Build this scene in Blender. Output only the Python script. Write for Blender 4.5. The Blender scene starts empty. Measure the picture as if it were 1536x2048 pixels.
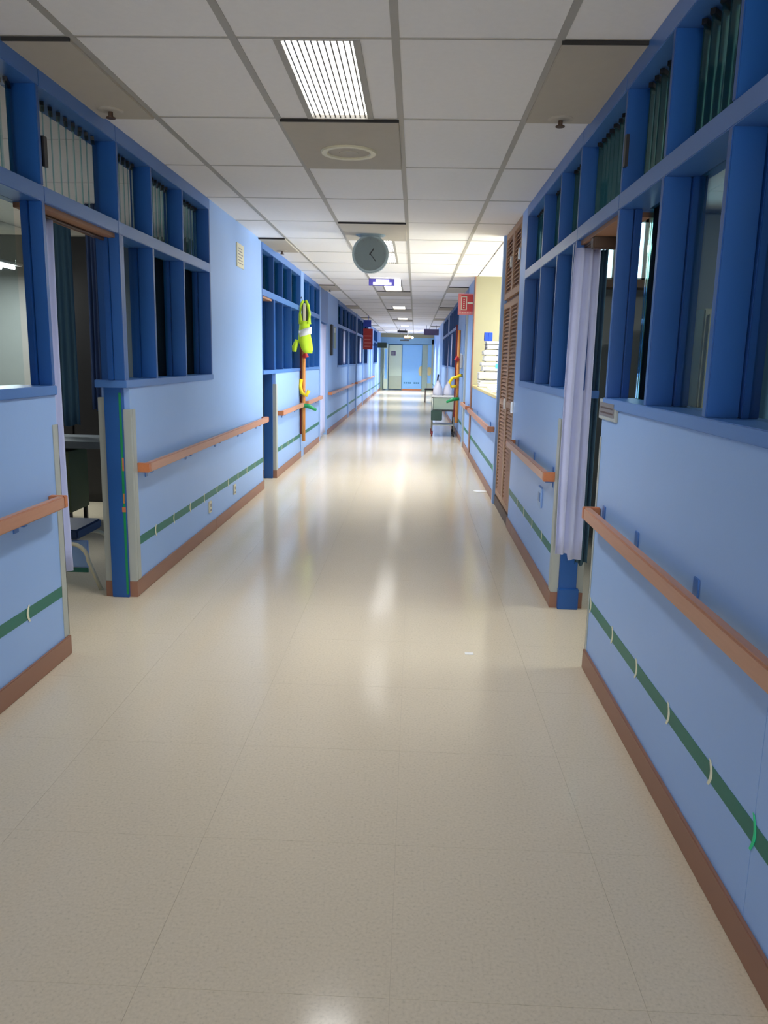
import bpy, bmesh, math, random
from mathutils import Matrix, Vector
random.seed(7)
C = bpy.context.scene.collection
SC = bpy.context.scene

# ------------------------------------------------------------------ camera
cam = bpy.data.cameras.new('camera'); co = bpy.data.objects.new('camera', cam); C.objects.link(co)
cam.sensor_fit = 'AUTO'; cam.sensor_width = 36.0; cam.lens = 1585.3/2048*36
R = Matrix(((0.99904, -0.02730, 0.03417), (0.03871, 0.18853, -0.98130), (0.02035, 0.98169, 0.18941)))
co.matrix_world = Matrix.Translation((0, 0, 1.5)) @ R.to_4x4()
cam.clip_start = 0.05; cam.clip_end = 200
SC.camera = co
# ------------------------------------------------------------------ world, exposure
w = bpy.data.worlds.new('world'); SC.world = w; w.use_nodes = True
w.node_tree.nodes['Background'].inputs[0].default_value = (0.35, 0.45, 0.6, 1)
w.node_tree.nodes['Background'].inputs[1].default_value = 0.3
SC.view_settings.view_transform = 'Standard'; SC.view_settings.look = 'None'
SC.view_settings.exposure = 1.02; SC.view_settings.gamma = 1.0
try: SC.view_settings.use_curve_mapping = False
except Exception: pass
SC.cycles.max_bounces = 10; SC.cycles.diffuse_bounces = 6; SC.cycles.glossy_bounces = 4; SC.cycles.transmission_bounces = 8
SC.cycles.transparent_max_bounces = 16; SC.cycles.caustics_reflective = False; SC.cycles.caustics_refractive = False
TROFFER = 1.5        # emission of the corridor troffers
LAMP_W = 15.0        # watts of each troffer's tubes

# ------------------------------------------------------------------ materials
def lin(c):
    return tuple(((x/255)/12.92 if x/255 <= 0.04045 else ((x/255+0.055)/1.055)**2.4) for x in c)
def mat(name, rgb, rough=0.5, metal=0.0, var=0.06, scale=8.0, bump=0.0, bscale=60.0, spec=0.5, emis=0.0, ecol=None, coat=0.0, trans=0.0):
    m = bpy.data.materials.new(name); m.use_nodes = True
    nt = m.node_tree; b = nt.nodes['Principled BSDF']
    c = lin(rgb)
    tc = nt.nodes.new('ShaderNodeTexCoord')
    n = nt.nodes.new('ShaderNodeTexNoise'); n.inputs['Scale'].default_value = scale; n.inputs['Detail'].default_value = 4
    nt.links.new(tc.outputs['Object'], n.inputs['Vector'])
    r = nt.nodes.new('ShaderNodeMix'); r.data_type = 'RGBA'
    r.inputs[6].default_value = (*[x*(1-var) for x in c], 1); r.inputs[7].default_value = (*[min(1, x*(1+var)) for x in c], 1)
    nt.links.new(n.outputs['Fac'], r.inputs[0]); nt.links.new(r.outputs[2], b.inputs['Base Color'])
    b.inputs['Roughness'].default_value = rough; b.inputs['Metallic'].default_value = metal
    b.inputs['Specular IOR Level'].default_value = spec
    b.inputs['Coat Weight'].default_value = coat
    b.inputs['Transmission Weight'].default_value = trans
    if emis: 
        b.inputs['Emission Color'].default_value = (*(ecol or c), 1); b.inputs['Emission Strength'].default_value = emis
    if bump:
        n2 = nt.nodes.new('ShaderNodeTexNoise'); n2.inputs['Scale'].default_value = bscale; n2.inputs['Detail'].default_value = 3
        nt.links.new(tc.outputs['Object'], n2.inputs['Vector'])
        bp = nt.nodes.new('ShaderNodeBump'); bp.inputs['Strength'].default_value = bump; bp.inputs['Distance'].default_value = 0.004
        nt.links.new(n2.outputs['Fac'], bp.inputs['Height']); nt.links.new(bp.outputs['Normal'], b.inputs['Normal'])
    return m
def glass_mat(name, tint, refl=0.12, rough=0.03):
    m = bpy.data.materials.new(name); m.use_nodes = True; nt = m.node_tree
    for n in list(nt.nodes): nt.nodes.remove(n)
    o = nt.nodes.new('ShaderNodeOutputMaterial'); mx = nt.nodes.new('ShaderNodeMixShader')
    t = nt.nodes.new('ShaderNodeBsdfTransparent'); t.inputs[0].default_value = (*tint, 1)
    g = nt.nodes.new('ShaderNodeBsdfGlossy'); g.inputs['Roughness'].default_value = rough; g.inputs[0].default_value = (.85, 1, .95, 1)
    lw = nt.nodes.new('ShaderNodeLayerWeight'); lw.inputs[0].default_value = refl
    nt.links.new(lw.outputs['Fresnel'], mx.inputs[0]); nt.links.new(t.outputs[0], mx.inputs[1]); nt.links.new(g.outputs[0], mx.inputs[2])
    nt.links.new(mx.outputs[0], o.inputs[0]); return m
def wood_mat(name, rgb, rough=0.45, axis=1):
    m = mat(name, rgb, rough, var=0.09, scale=6); nt = m.node_tree
    tc = [n for n in nt.nodes if n.type == 'TEX_COORD'][0]; ns = [n for n in nt.nodes if n.type == 'TEX_NOISE'][0]
    mp = nt.nodes.new('ShaderNodeMapping'); s = [14, 14, 14]; s[axis] = 1.0; mp.inputs['Scale'].default_value = s
    nt.links.new(tc.outputs['Object'], mp.inputs[0]); nt.links.new(mp.outputs[0], ns.inputs['Vector']); return m

M = {}
M['wall'] = mat('wall_paint', (146, 182, 234), 0.42, var=0.03, scale=3, bump=0.08, bscale=90)
M['wall_trim'] = mat('pale_blue_trim', (140, 176, 226), 0.4, var=0.03)
M['blue'] = mat('blue_gloss_paint', (30, 88, 160), 0.33, var=0.05, scale=5)
M['blue_dark'] = mat('deep_blue_paint', (20, 78, 150), 0.35, var=0.05, scale=5)
M['blue_bar'] = mat('mid_blue_paint', (74, 122, 190), 0.32, var=0.04, scale=5)
M['brown'] = mat('brown_vinyl', (146, 104, 84), 0.42, var=0.08, scale=5)
M['brown_dark'] = mat('dark_brown', (84, 62, 46), 0.5)
M['rail'] = wood_mat('rail_wood', (190, 138, 110), 0.38, 1)
M['rail_end'] = wood_mat('rail_end_wood', (196, 120, 74), 0.38, 1)
M['stripe'] = mat('green_stripe_tape', (30, 112, 96), 0.45, var=0.12, scale=4)
M['mark'] = mat('cream_mark', (226, 226, 198), 0.5)
M['mark_green'] = mat('bright_green_mark', (20, 210, 140), 0.45)
M['guard'] = mat('grey_guard', (170, 176, 170), 0.4, var=0.05)
M['outlet'] = mat('cream_plastic', (214, 208, 180), 0.4)
M['tile'] = mat('ceiling_tile', (246, 243, 240), 0.85, var=0.03, scale=30, bump=0.15, bscale=220, spec=0.2)
M['tan_tile'] = mat('tan_ceiling_panel', (192, 184, 170), 0.8, var=0.05, scale=12, spec=0.2)
M['tbar'] = mat('ceiling_bar', (176, 172, 164), 0.6, var=0.04)
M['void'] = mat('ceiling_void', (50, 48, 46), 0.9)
M['white'] = mat('white_enamel', (226, 226, 220), 0.45, var=0.02)
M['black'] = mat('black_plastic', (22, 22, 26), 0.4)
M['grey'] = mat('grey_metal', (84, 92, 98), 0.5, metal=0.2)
M['chrome'] = mat('chrome', (200, 205, 208), 0.22, metal=0.9, var=0.02)
M['clock_face'] = mat('clock_face', (128, 142, 140), 0.5, var=0.04)
M['clock_rim'] = mat('clock_rim', (140, 156, 158), 0.3, metal=0.3)
M['cloth'] = mat('pale_lilac_curtain', (196, 204, 240), 0.8, var=0.04, scale=20, spec=0.2)
M['cloth_grey'] = mat('teal_grey_curtain', (66, 96, 116), 0.85, var=0.05, scale=20, spec=0.2)
M['cloth_blue'] = mat('slate_curtain', (74, 92, 132), 0.85, spec=0.2)
M['beige'] = mat('beige_paint', (150, 145, 116), 0.6, var=0.03)
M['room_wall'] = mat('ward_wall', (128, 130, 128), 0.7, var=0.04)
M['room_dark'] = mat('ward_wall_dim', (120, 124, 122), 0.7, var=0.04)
M['louver'] = wood_mat('louver_wood', (160, 118, 92), 0.7, 2)
M['louver_light'] = wood_mat('louver_frame_wood', (176, 140, 112), 0.65, 2)
M['paper'] = mat('paper', (240, 240, 238), 0.7, var=0.02, scale=40)
M['paper_grey'] = mat('grey_card', (128, 126, 132), 0.7)
M['navy'] = mat('cobalt_card', (22, 66, 190), 0.45)
M['cyan'] = mat('cyan_card', (70, 190, 225), 0.5)
M['yellow'] = mat('yellow_plastic', (236, 206, 20), 0.4)
M['counter'] = mat('counter_edge', (226, 206, 140), 0.4)
M['green'] = mat('green_plastic', (10, 140, 80), 0.4)
M['red'] = mat('red_plastic', (200, 54, 54), 0.5)
M['darkred'] = mat('dark_red', (110, 24, 28), 0.6)
M['pink'] = mat('pink_sign_border', (226, 130, 126), 0.5)
M['hivis'] = mat('high_visibility_fabric', (200, 236, 50), 0.7, var=0.08, scale=12)
M['reflect'] = mat('reflective_band', (226, 230, 232), 0.3)
M['orange_wood'] = wood_mat('orange_wood', (204, 134, 62), 0.45, 2)
M['purple'] = mat('violet_sign', (84, 76, 176), 0.4)
M['door_blue'] = mat('light_blue_door', (142, 196, 238), 0.4, var=0.02)
M['cream'] = mat('cream_door', (204, 216, 188), 0.45, var=0.03)
M['cream2'] = mat('cream_door_lower', (180, 188, 160), 0.45, var=0.03)
M['sage'] = mat('sage_frame', (160, 176, 156), 0.5)
M['beam'] = mat('slate_blue_beam', (132, 172, 196), 0.5)
M['dark_green'] = mat('dark_green_box', (18, 58, 50), 0.4)
M['pillow'] = mat('white_plastic_bag', (214, 214, 226), 0.4, var=0.04, scale=15)
M['steel'] = mat('steel', (150, 154, 146), 0.35, metal=0.6)
M['blue_fabric'] = mat('blue_vinyl', (24, 48, 84), 0.5)
M['cabinet_green'] = mat('olive_cabinet', (86, 96, 64), 0.5)
M['text_teal'] = mat('teal_lettering', (64, 128, 160), 0.5)
M['maroon'] = mat('plum_sign', (92, 78, 108), 0.5)
M['pane'] = glass_mat('window_glass', (0.90, 0.96, 0.97), 0.05)
M['blade'] = glass_mat('louver_glass', (0.70, 0.86, 0.90), 0.22, 0.10)
def milky(m, rgb, f):
    nt = m.node_tree; o = [n for n in nt.nodes if n.type == 'OUTPUT_MATERIAL'][0]; src = o.inputs[0].links[0].from_socket
    d = nt.nodes.new('ShaderNodeBsdfDiffuse'); d.inputs[0].default_value = (*lin(rgb), 1); tl = nt.nodes.new('ShaderNodeBsdfTranslucent'); tl.inputs[0].default_value = (*lin(rgb), 1)
    a = nt.nodes.new('ShaderNodeMixShader'); b = nt.nodes.new('ShaderNodeMixShader'); b.inputs[0].default_value = f
    nt.links.new(d.outputs[0], a.inputs[1]); nt.links.new(tl.outputs[0], a.inputs[2])
    nt.links.new(src, b.inputs[1]); nt.links.new(a.outputs[0], b.inputs[2]); nt.links.new(b.outputs[0], o.inputs[0])
milky(M['blade'], (60, 150, 190), 0.06)

def floor_material():
    m = bpy.data.materials.new('speckled_vinyl'); m.use_nodes = True; nt = m.node_tree; b = nt.nodes['Principled BSDF']
    tc = nt.nodes.new('ShaderNodeTexCoord'); geo = nt.nodes.new('ShaderNodeNewGeometry')
    n1 = nt.nodes.new('ShaderNodeTexNoise'); n1.inputs['Scale'].default_value = 110; n1.inputs['Detail'].default_value = 5
    n2 = nt.nodes.new('ShaderNodeTexNoise'); n2.inputs['Scale'].default_value = 1.2; n2.inputs['Detail'].default_value = 4
    nt.links.new(geo.outputs['Position'], n1.inputs['Vector']); nt.links.new(geo.outputs['Position'], n2.inputs['Vector'])
    cr = nt.nodes.new('ShaderNodeValToRGB')
    cr.color_ramp.elements[0].position = 0.30; cr.color_ramp.elements[0].color = (*lin((196, 185, 162)), 1)
    cr.color_ramp.elements[1].position = 0.62; cr.color_ramp.elements[1].color = (*lin((214, 202, 179)), 1)
    e = cr.color_ramp.elements.new(0.40); e.color = (*lin((207, 195, 172)), 1)
    nt.links.new(n1.outputs['Fac'], cr.inputs[0])
    mx = nt.nodes.new('ShaderNodeMix'); mx.data_type = 'RGBA'; mx.blend_type = 'MULTIPLY'; mx.inputs[0].default_value = 1
    r2 = nt.nodes.new('ShaderNodeMapRange'); r2.inputs[1].default_value = .3; r2.inputs[2].default_value = .7; r2.inputs[3].default_value = .97; r2.inputs[4].default_value = 1.0
    nt.links.new(n2.outputs['Fac'], r2.inputs[0]); nt.links.new(cr.outputs[0], mx.inputs[6]); nt.links.new(r2.outputs[0], mx.inputs[7])
    nt.links.new(mx.outputs[2], b.inputs['Base Color'])
    rr = nt.nodes.new('ShaderNodeMapRange'); rr.inputs[1].default_value = .3; rr.inputs[2].default_value = .7; rr.inputs[3].default_value = .24; rr.inputs[4].default_value = .33
    nt.links.new(n2.outputs['Fac'], rr.inputs[0]); b.inputs['Roughness'].default_value = 0.13
    b.inputs['Specular IOR Level'].default_value = 0.13
    return m
M['floor'] = floor_material()
M['grout'] = mat('floor_joint', (176, 164, 142), 0.6)

# ------------------------------------------------------------------ helpers
def bx(bm, x0, x1, y0, y1, z0, z1, rot=None, at=None):
    if x0 > x1: x0, x1 = x1, x0
    if y0 > y1: y0, y1 = y1, y0
    if z0 > z1: z0, z1 = z1, z0
    vs = [bm.verts.new((x, y, z)) for x in (x0, x1) for y in (y0, y1) for z in (z0, z1)]
    for f in ((0, 1, 3, 2), (4, 6, 7, 5), (0, 4, 5, 1), (2, 3, 7, 6), (0, 2, 6, 4), (1, 5, 7, 3)):
        bm.faces.new([vs[i] for i in f])
    if rot is not None: bmesh.ops.rotate(bm, verts=vs, cent=at or ((x0+x1)/2, (y0+y1)/2, (z0+z1)/2), matrix=rot)
    return vs
def cyl(bm, p0, p1, r, seg=12, r2=None):
    p0, p1 = Vector(p0), Vector(p1); d = p1-p0; q = d.to_track_quat('Z', 'Y').to_matrix()
    r2 = r if r2 is None else r2
    A = [bm.verts.new(p0+q@Vector((r*math.cos(a), r*math.sin(a), 0))) for a in [2*math.pi*i/seg for i in range(seg)]]
    B = [bm.verts.new(p1+q@Vector((r2*math.cos(a), r2*math.sin(a), 0))) for a in [2*math.pi*i/seg for i in range(seg)]]
    for i in range(seg): bm.faces.new((A[i], A[(i+1) % seg], B[(i+1) % seg], B[i]))
    bm.faces.new(A[::-1]); bm.faces.new(B)
def tube(bm, pts, r, seg=10):
    rings = []
    P = [Vector(p) for p in pts]
    for i, p in enumerate(P):
        t = (P[min(i+1, len(P)-1)]-P[max(i-1, 0)]).normalized(); q = t.to_track_quat('Z', 'Y').to_matrix()
        rr = r[i] if isinstance(r, (list, tuple)) else r
        rings.append([bm.verts.new(p+q@Vector((rr*math.cos(a), rr*math.sin(a), 0))) for a in [2*math.pi*k/seg for k in range(seg)]])
    for a, b in zip(rings, rings[1:]):
        for k in range(seg): bm.faces.new((a[k], a[(k+1) % seg], b[(k+1) % seg], b[k]))
    bm.faces.new(rings[0][::-1]); bm.faces.new(rings[-1])
def lathe(bm, prof, cen, seg=20):
    rings = []
    for r, z in prof:
        rings.append([bm.verts.new((cen[0]+r*math.cos(2*math.pi*k/seg), cen[1]+r*math.sin(2*math.pi*k/seg), cen[2]+z)) for k in range(seg)])
    for a, b in zip(rings, rings[1:]):
        for k in range(seg): bm.faces.new((a[k], a[(k+1) % seg], b[(k+1) % seg], b[k]))
    bm.faces.new(rings[0][::-1]); bm.faces.new(rings[-1])
def mesh(bm, name, bevel=0.0, smooth=False):
    bmesh.ops.recalc_face_normals(bm, faces=bm.faces[:])
    if bevel: bmesh.ops.bevel(bm, geom=bm.edges[:], offset=bevel, segments=2, affect='EDGES', clamp_overlap=True)
    me = bpy.data.meshes.new(name); bm.to_mesh(me); bm.free()
    if smooth:
        for p in me.polygons: p.use_smooth = True
    return me
def link(name, me, m=None, parent=None, loc=None, rotz=0):
    o = bpy.data.objects.new(name, me); C.objects.link(o)
    if m is not None and not me.materials: me.materials.append(m)
    if parent: o.parent = parent
    if loc is not None: o.location = loc
    if rotz: o.rotation_euler = (0, 0, rotz)
    return o
def obj(name, bm, m, parent=None, bevel=0.0, smooth=False, label=None, kind=None):
    o = link(name, mesh(bm, name, bevel, smooth), m, parent)
    if label: o['label'] = label
    if kind: o['kind'] = kind
    return o
def box(name, x0, x1, y0, y1, z0, z1, m, parent=None, bevel=0.0, **k):
    bm = bmesh.new(); bx(bm, x0, x1, y0, y1, z0, z1); return obj(name, bm, m, parent, bevel, **k)
def thing(name, label, cat, group=None):
    o = bpy.data.objects.new(name, None); C.objects.link(o); o['label'] = label; o['category'] = cat
    if group: o['group'] = group
    return o
def tag(o, label, cat, group=None):
    o['label'] = label; o['category'] = cat
    if group: o['group'] = group
    return o
def struct(name, label=None, cat='structure'):
    o = bpy.data.objects.new(name, None); C.objects.link(o); o['kind'] = 'structure'
    o['category'] = cat
    if label: o['label'] = label
    return o
def S(o, label=None, cat=None):
    o['kind'] = 'structure'
    if label: o['label'] = label
    if cat: o['category'] = cat
    return o

WL, WR, H, T = -1.715, 0.89, 2.75, 0.17
YN, YF = -7.0, 40.0
def X(s, d): return (WR+d) if s > 0 else (WL-d)      # d = distance into the wall from the corridor face
def sn(s): return 'right' if s > 0 else 'left'

# ------------------------------------------------------------------ large structure: floor
fl = box('floor', -6.5, 6.5, YN, YF+0.3, -0.12, -0.0015, M['grout'])
S(fl, 'speckled beige vinyl corridor floor with a soft shine', 'floor')
def floor_tile(x0, x1, y0, y1):
    g = 0.0004
    return box('floor_tile', x0+g, x1-g, y0+g, y1-g, -0.0015, 0.0, M['floor'], fl)
XS = [-6.5, -4.05, WL-0.3, -1.24, -0.63, -0.02, 0.59, 1.20, 3.8, 6.5]
ys = [YN+0.0, -2.02] + [-2.02+0.61*i+0.61 for i in range(0, 24)]
for i in range(len(XS)-1):
    if XS[i] < WL-0.4 or XS[i] > 1.1:
        floor_tile(XS[i], XS[i+1], YN, YF+0.3); continue
    floor_tile(XS[i], XS[i+1], YN, 0.49-0.07)
    y = 0.42
    while y < 12.0:
        floor_tile(XS[i], XS[i+1], y, y+0.61); y += 0.61
    floor_tile(XS[i], XS[i+1], y, YF+0.3)

# ------------------------------------------------------------------ ceiling: grid and tiles
ce = box('ceiling', -6.5, 6.5, YN, YF+0.3, H+0.12, H+0.2, M['void'])
S(ce, 'suspended ceiling of pale square-edged tiles in a grey grid', 'ceiling')
GX = [WL-0.02, -1.42, -0.765, -0.113, 0.537, WR+0.02]
DY = 1.077; Y0 = 3.44
LIGHT_ROWS = {-10: 1, -5: 1, 0: 1, 5: 2, 9: 2, 15: 1, 20: 1, 25: 1, 30: 1}
light_rows = set()
for k, n in LIGHT_ROWS.items():
    for q in range(n): light_rows.add(k+q)
CLOCK_ROW, SPK_ROW = 4, 1
tile_mesh = {}
def tile(x0, x1, k, m, dz=0.0, name='ceiling_tile'):
    key = (round(x1-x0, 3), m.name)
    if key not in tile_mesh:
        bm = bmesh.new(); a = (x1-x0)/2-0.010; b = DY/2-0.004
        bx(bm, -a, a, -b, b, 0.0, 0.018)
        me = mesh(bm, 'ceiling_tile', 0.003); me.materials.append(m); tile_mesh[key] = me
    o = link(name, tile_mesh[key], None, ce, ((x0+x1)/2, Y0+k*DY+DY/2, H+dz)); return o
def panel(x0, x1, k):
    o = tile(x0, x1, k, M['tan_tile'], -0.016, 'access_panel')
    box('gasket', x0+.008, x1-.008, Y0+k*DY+.002, Y0+k*DY+.012, H-.0165, H+.02, M['void'], ce)  # dark strip stands for the gap shadow along the panel's near edge
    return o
kmin, kmax = -9, 33
for k in range(kmin, kmax+1):
    yb = Y0+k*DY
    for i in range(5):
        x0, x1 = GX[i], GX[i+1]
        if i == 2:
            if k in light_rows:
                bm = bmesh.new()
                bx(bm, x0+.010, -0.605, yb+.004, yb+DY-.004, H, H+.018); bx(bm, -0.255, x1-.010, yb+.004, yb+DY-.004, H, H+.018)
                obj('ceiling_tile', bm, M['tile'], ce); continue
            if k in (CLOCK_ROW, SPK_ROW) or k in (11, 16, 21):
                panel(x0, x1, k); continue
        if i in (0, 4) and k % 5 == 0 and not (i == 4 and k == 5):
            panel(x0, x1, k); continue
        tile(x0, x1, k, M['tile'], random.uniform(-0.001, 0.001))
for gx in GX[1:-1]:
    box('grid_bar', gx-0.016, gx+0.016, YN, YF, H-0.004, H+0.03, M['tbar'], ce)
for k in range(kmin, kmax+2):
    y = Y0+k*DY; box('grid_bar', WL-0.03, WR+0.03, y-0.009, y+0.009, H-0.002, H+0.024, M['tbar'], ce)
# ceiling over side rooms and the nurse station
for (x0, x1, y0, y1) in ((-6.5, WL-0.02, YN, YF), (WR+0.02, 6.5, YN, YF)):
    y = y0
    while y < min(y1, 16):
        x = x0
        while x < x1-0.01:
            xe = min(x+1.2, x1); box('ceiling_tile', x+.006, xe-.006, y+.006, y+1.2-.006, H+0.0, H+0.02, M['tile'], ce); x += 1.2
        y += 1.2
    box('ceiling_tile', x0, x1, y, y1, H, H+0.02, M['tile'], ce)

# ------------------------------------------------------------------ troffers (each carries its own light)
def troffer(k, n, label, bars=True):
    t = thing('ceiling_light', label, 'light', 'ceiling lights down the corridor')
    y0, y1 = Y0+k*DY+.006, Y0+(k+n)*DY-.006; xa, xb = -0.605, -0.255
    bm = bmesh.new(); f = 0.03
    bx(bm, xa, xa+f, y0, y1, H-.006, H+.06); bx(bm, xb-f, xb, y0, y1, H-.006, H+.06)
    bx(bm, xa+f, xb-f, y0, y0+.012, H-.006, H+.06); bx(bm, xa+f, xb-f, y1-.012, y1, H-.006, H+.06)
    bx(bm, xa, xb, y0, y1, H+.06, H+.075)
    obj('light_frame', bm, M['tbar'], t)
    d = mat('tube_glow', (255, 255, 255), 0.5, emis=TROFFER, ecol=(1.0, 0.985, 0.95))
    bm = bmesh.new(); bx(bm, xa+f, xb-f, y0+.012, y1-.012, H+.014, H+.022); obj('diffuser', bm, d, t)
    if bars:
        nb = 11
        for i in range(nb):
            x = xa+f+(xb-xa-2*f)*(i+0.5)/nb
            box('louver_bar', x-.0030, x+.0030, y0+.012, y1-.012, H+.0, H+.005, M['black'], t)
    for q in range(n):
        ld = bpy.data.lights.new('tube_light', 'AREA'); ld.shape = 'RECTANGLE'; ld.size = 0.27; ld.size_y = 1.0; ld.spread = math.radians(132)
        ld.energy = LAMP_W*(9.0 if k >= 30 else 4.0 if k >= 25 else 2.4 if k >= 20 else 1.4 if k >= 15 else 1.1); ld.color = (1.0, 0.985, 0.965)
        lo = bpy.data.objects.new('tube_light', ld); C.objects.link(lo); lo.parent = t
        lo.location = ((xa+xb)/2, Y0+(k+q)*DY+DY/2, H+0.0105)
    return t
LL = {30: 'last ceiling light, almost hidden by the small black hanging sign', 0: 'nearest ceiling light, a bright fluorescent panel with lengthwise louvre bars',
      5: 'long bright ceiling light partly hidden behind the hanging clock',
      9: 'bright ceiling light just behind the hanging blue and white sign',
      15: 'small far ceiling light, first one beyond the hanging blue sign',
      20: 'small far ceiling light, second one beyond the hanging blue sign',
      25: 'farthest lit ceiling light, third one beyond the hanging blue sign',
      -5: 'ceiling light over the corridor just behind the viewer', -10: 'ceiling light well behind the viewer'}
for k, n in LIGHT_ROWS.items():
    troffer(k, n, LL[k], bars=(k <= 5))

# ------------------------------------------------------------------ walls
def mark_mesh(h=0.078, w=0.016):
    bm = bmesh.new(); L = []
    n = 8
    for i in range(n+1):
        t = i/n; z = (t-0.5)*h; c = -0.018*math.sin(math.pi*t)
        ww = w*(0.45+0.55*math.sin(math.pi*(0.2+0.6*t)))
        L.append((c-ww/2, c+ww/2, z))
    F = [[bm.verts.new((0.0, a, z)), bm.verts.new((0.0, b, z)), bm.verts.new((1.0, a, z)), bm.verts.new((1.0, b, z))] for a, b, z in L]
    for p, q in zip(F, F[1:]):
        bm.faces.new((p[0], p[1], q[1], q[0])); bm.faces.new((p[2], q[2], q[3], p[3]))
        bm.faces.new((p[0], q[0], q[2], p[2])); bm.faces.new((p[1], p[3], q[3], q[1]))
    bm.faces.new((F[0][0], F[0][2], F[0][3], F[0][1])); bm.faces.new((F[-1][0], F[-1][1], F[-1][3], F[-1][2]))
    for v in bm.verts: v.co.x *= 0.0015
    return mesh(bm, 'mark')
MM = mark_mesh(); MM.materials.append(M['mark'])
MG = mark_mesh(0.1, 0.012); MG.materials.append(M['mark_green'])
def wall_seg(s, y0, y1, z1, label, stripe=True, marks=None, base=True, seams=()):
    """a stretch of corridor wall, from the floor to z1"""
    wv = bmesh.new(); ysx = [y0]+list(seams)+[y1]
    for a, b in zip(ysx, ysx[1:]):
        bx(wv, X(s, 0), X(s, T), a+(0.0012 if a != y0 else 0), b-(0.0012 if b != y1 else 0), 0.0, z1)
    wo = obj('wall_'+sn(s), wv, M['wall']); S(wo, label, 'wall')
    if base:
        bb = bmesh.new(); bx(bb, X(s, -0.014), X(s, 0), y0, y1, 0.0, 0.098); obj('baseboard', bb, M['brown'], wo, 0.003)
    if stripe:
        st = box('green_stripe', X(s, -0.0015), X(s, 0), y0, y1, 0.312, 0.366, M['stripe'], wo)
        for (my, me_) in (marks or []):
            o = link('cream_mark' if me_ is MM else 'green_mark', me_, None, st, (X(s, -0.0032), my, 0.339))
    return wo
mk = lambda ys_: [(y, MM) for y in ys_]
wall_seg(-1, YN, 3.76, 1.30, 'low pale blue wall at the left edge, below the near window', marks=mk([3.37, 2.95, 2.53, 2.1, 1.7, 1.3]))
wall_seg(-1, 4.76, 6.75, 1.30, 'low pale blue wall under the left window beyond the first doorway', marks=mk([5.16, 5.57, 5.99, 6.41]))
wall_seg(-1, 6.75, 9.0, H, 'full-height pale blue wall on the left with a small notice near the top', marks=mk([6.84, 7.26, 7.68, 8.1, 8.52]))
wall_seg(-1, 9.85, 12.0, 1.30, 'low pale blue wall on the left before the hanging vest', marks=mk([10.3, 10.8, 11.3]))
wall_seg(-1, 12.3, 14.35, 1.30, 'low pale blue wall on the left just past the hanging vest', stripe=True)
wall_seg(-1, 15.75, 17.75, H, 'full-height pale wall on the left with a dark pole and a notice')
wall_seg(-1, 17.75, 28.8, 1.30, 'long low pale wall under the far left windows')
wall_seg(-1, 28.8, 33.0, H, 'full-height pale wall far down on the left near the red sign')
wall_seg(-1, 33.0, 36.0, 1.30, 'low pale wall on the left close to the end of the corridor')
wall_seg(-1, 37.2, YF, H, 'last stretch of left wall before the end doors')
wall_seg(1, YN, 3.80, 1.30, 'low pale blue wall along the right edge with a wooden handrail', seams=(1.86,),
         marks=mk([3.762, 3.331, 2.95, 2.552, 2.161])+[(1.862, MG)]+mk([1.72, 1.3]))
wall_seg(1, 4.81, 6.85, 1.30, 'low pale blue wall on the right beyond the curtained doorway', marks=mk([5.3, 5.75, 6.2, 6.6]))
wall_seg(1, 6.85, 7.2, H, 'narrow full-height blue wall strip beside the louvred closet')
wall_seg(1, 8.50, 12.42, 1.10, 'pale blue front wall of the nurse counter on the right', marks=[(8.75, MG), (12.2, MG)])
wall_seg(1, 12.62, 14.1, H, 'pale blue wall behind the pillar on the right', marks=[(13.9, MG)])
wall_seg(1, 14.9, 17.1, H, 'pale blue wall on the right behind the trolley')
wall_seg(1, 17.1, 21.8, 1.30, 'low wall under the far right windows')
wall_seg(1, 22.6, 26.5, 1.30, 'low wall under the second far right windows')
wall_seg(1, 26.5, YF, H, 'last stretch of right wall before the end doors')

# ------------------------------------------------------------------ windows with deep blue fins and glass louvres above
blade_bm = bmesh.new(); bx(blade_bm, -0.0025, 0.0025, -0.05, 0.05, 0, 0.40); BL = mesh(blade_bm, 'glass_blade'); BL.materials.append(M['blade'])
clip_bm = bmesh.new(); bx(clip_bm, -0.009, 0.009, -0.055, 0.055, 0, 0.018); CL = mesh(clip_bm, 'blade_clip'); CL.materials.append(M['black'])
def transom(s, y0, y1, parent, fine=True):
    n = max(2, int(round((y1-y0)/0.088)))
    if fine:
        for i in range(n):
            y = y0+0.03+(y1-y0-0.06)*(i+0.5)/n; a = math.radians((-38 if s > 0 else 22)+random.uniform(-4, 4))
            o = link('glass_blade', BL, None, parent, (X(s, 0.095), y, 2.252), a)
            c = link('blade_clip', CL, None, o, (0, 0, -0.004)); c2 = link('blade_clip', CL, None, o, (0, 0, 0.388))
    else:
        bm = bmesh.new()
        for i in range(n):
            y = y0+(y1-y0)*(i+0.5)/n; bx(bm, X(s, .05), X(s, .14), y-.003, y+.003, 2.245, 2.66)
        obj('glass_blades', bm, M['blade'], parent, kind='stuff')
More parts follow.
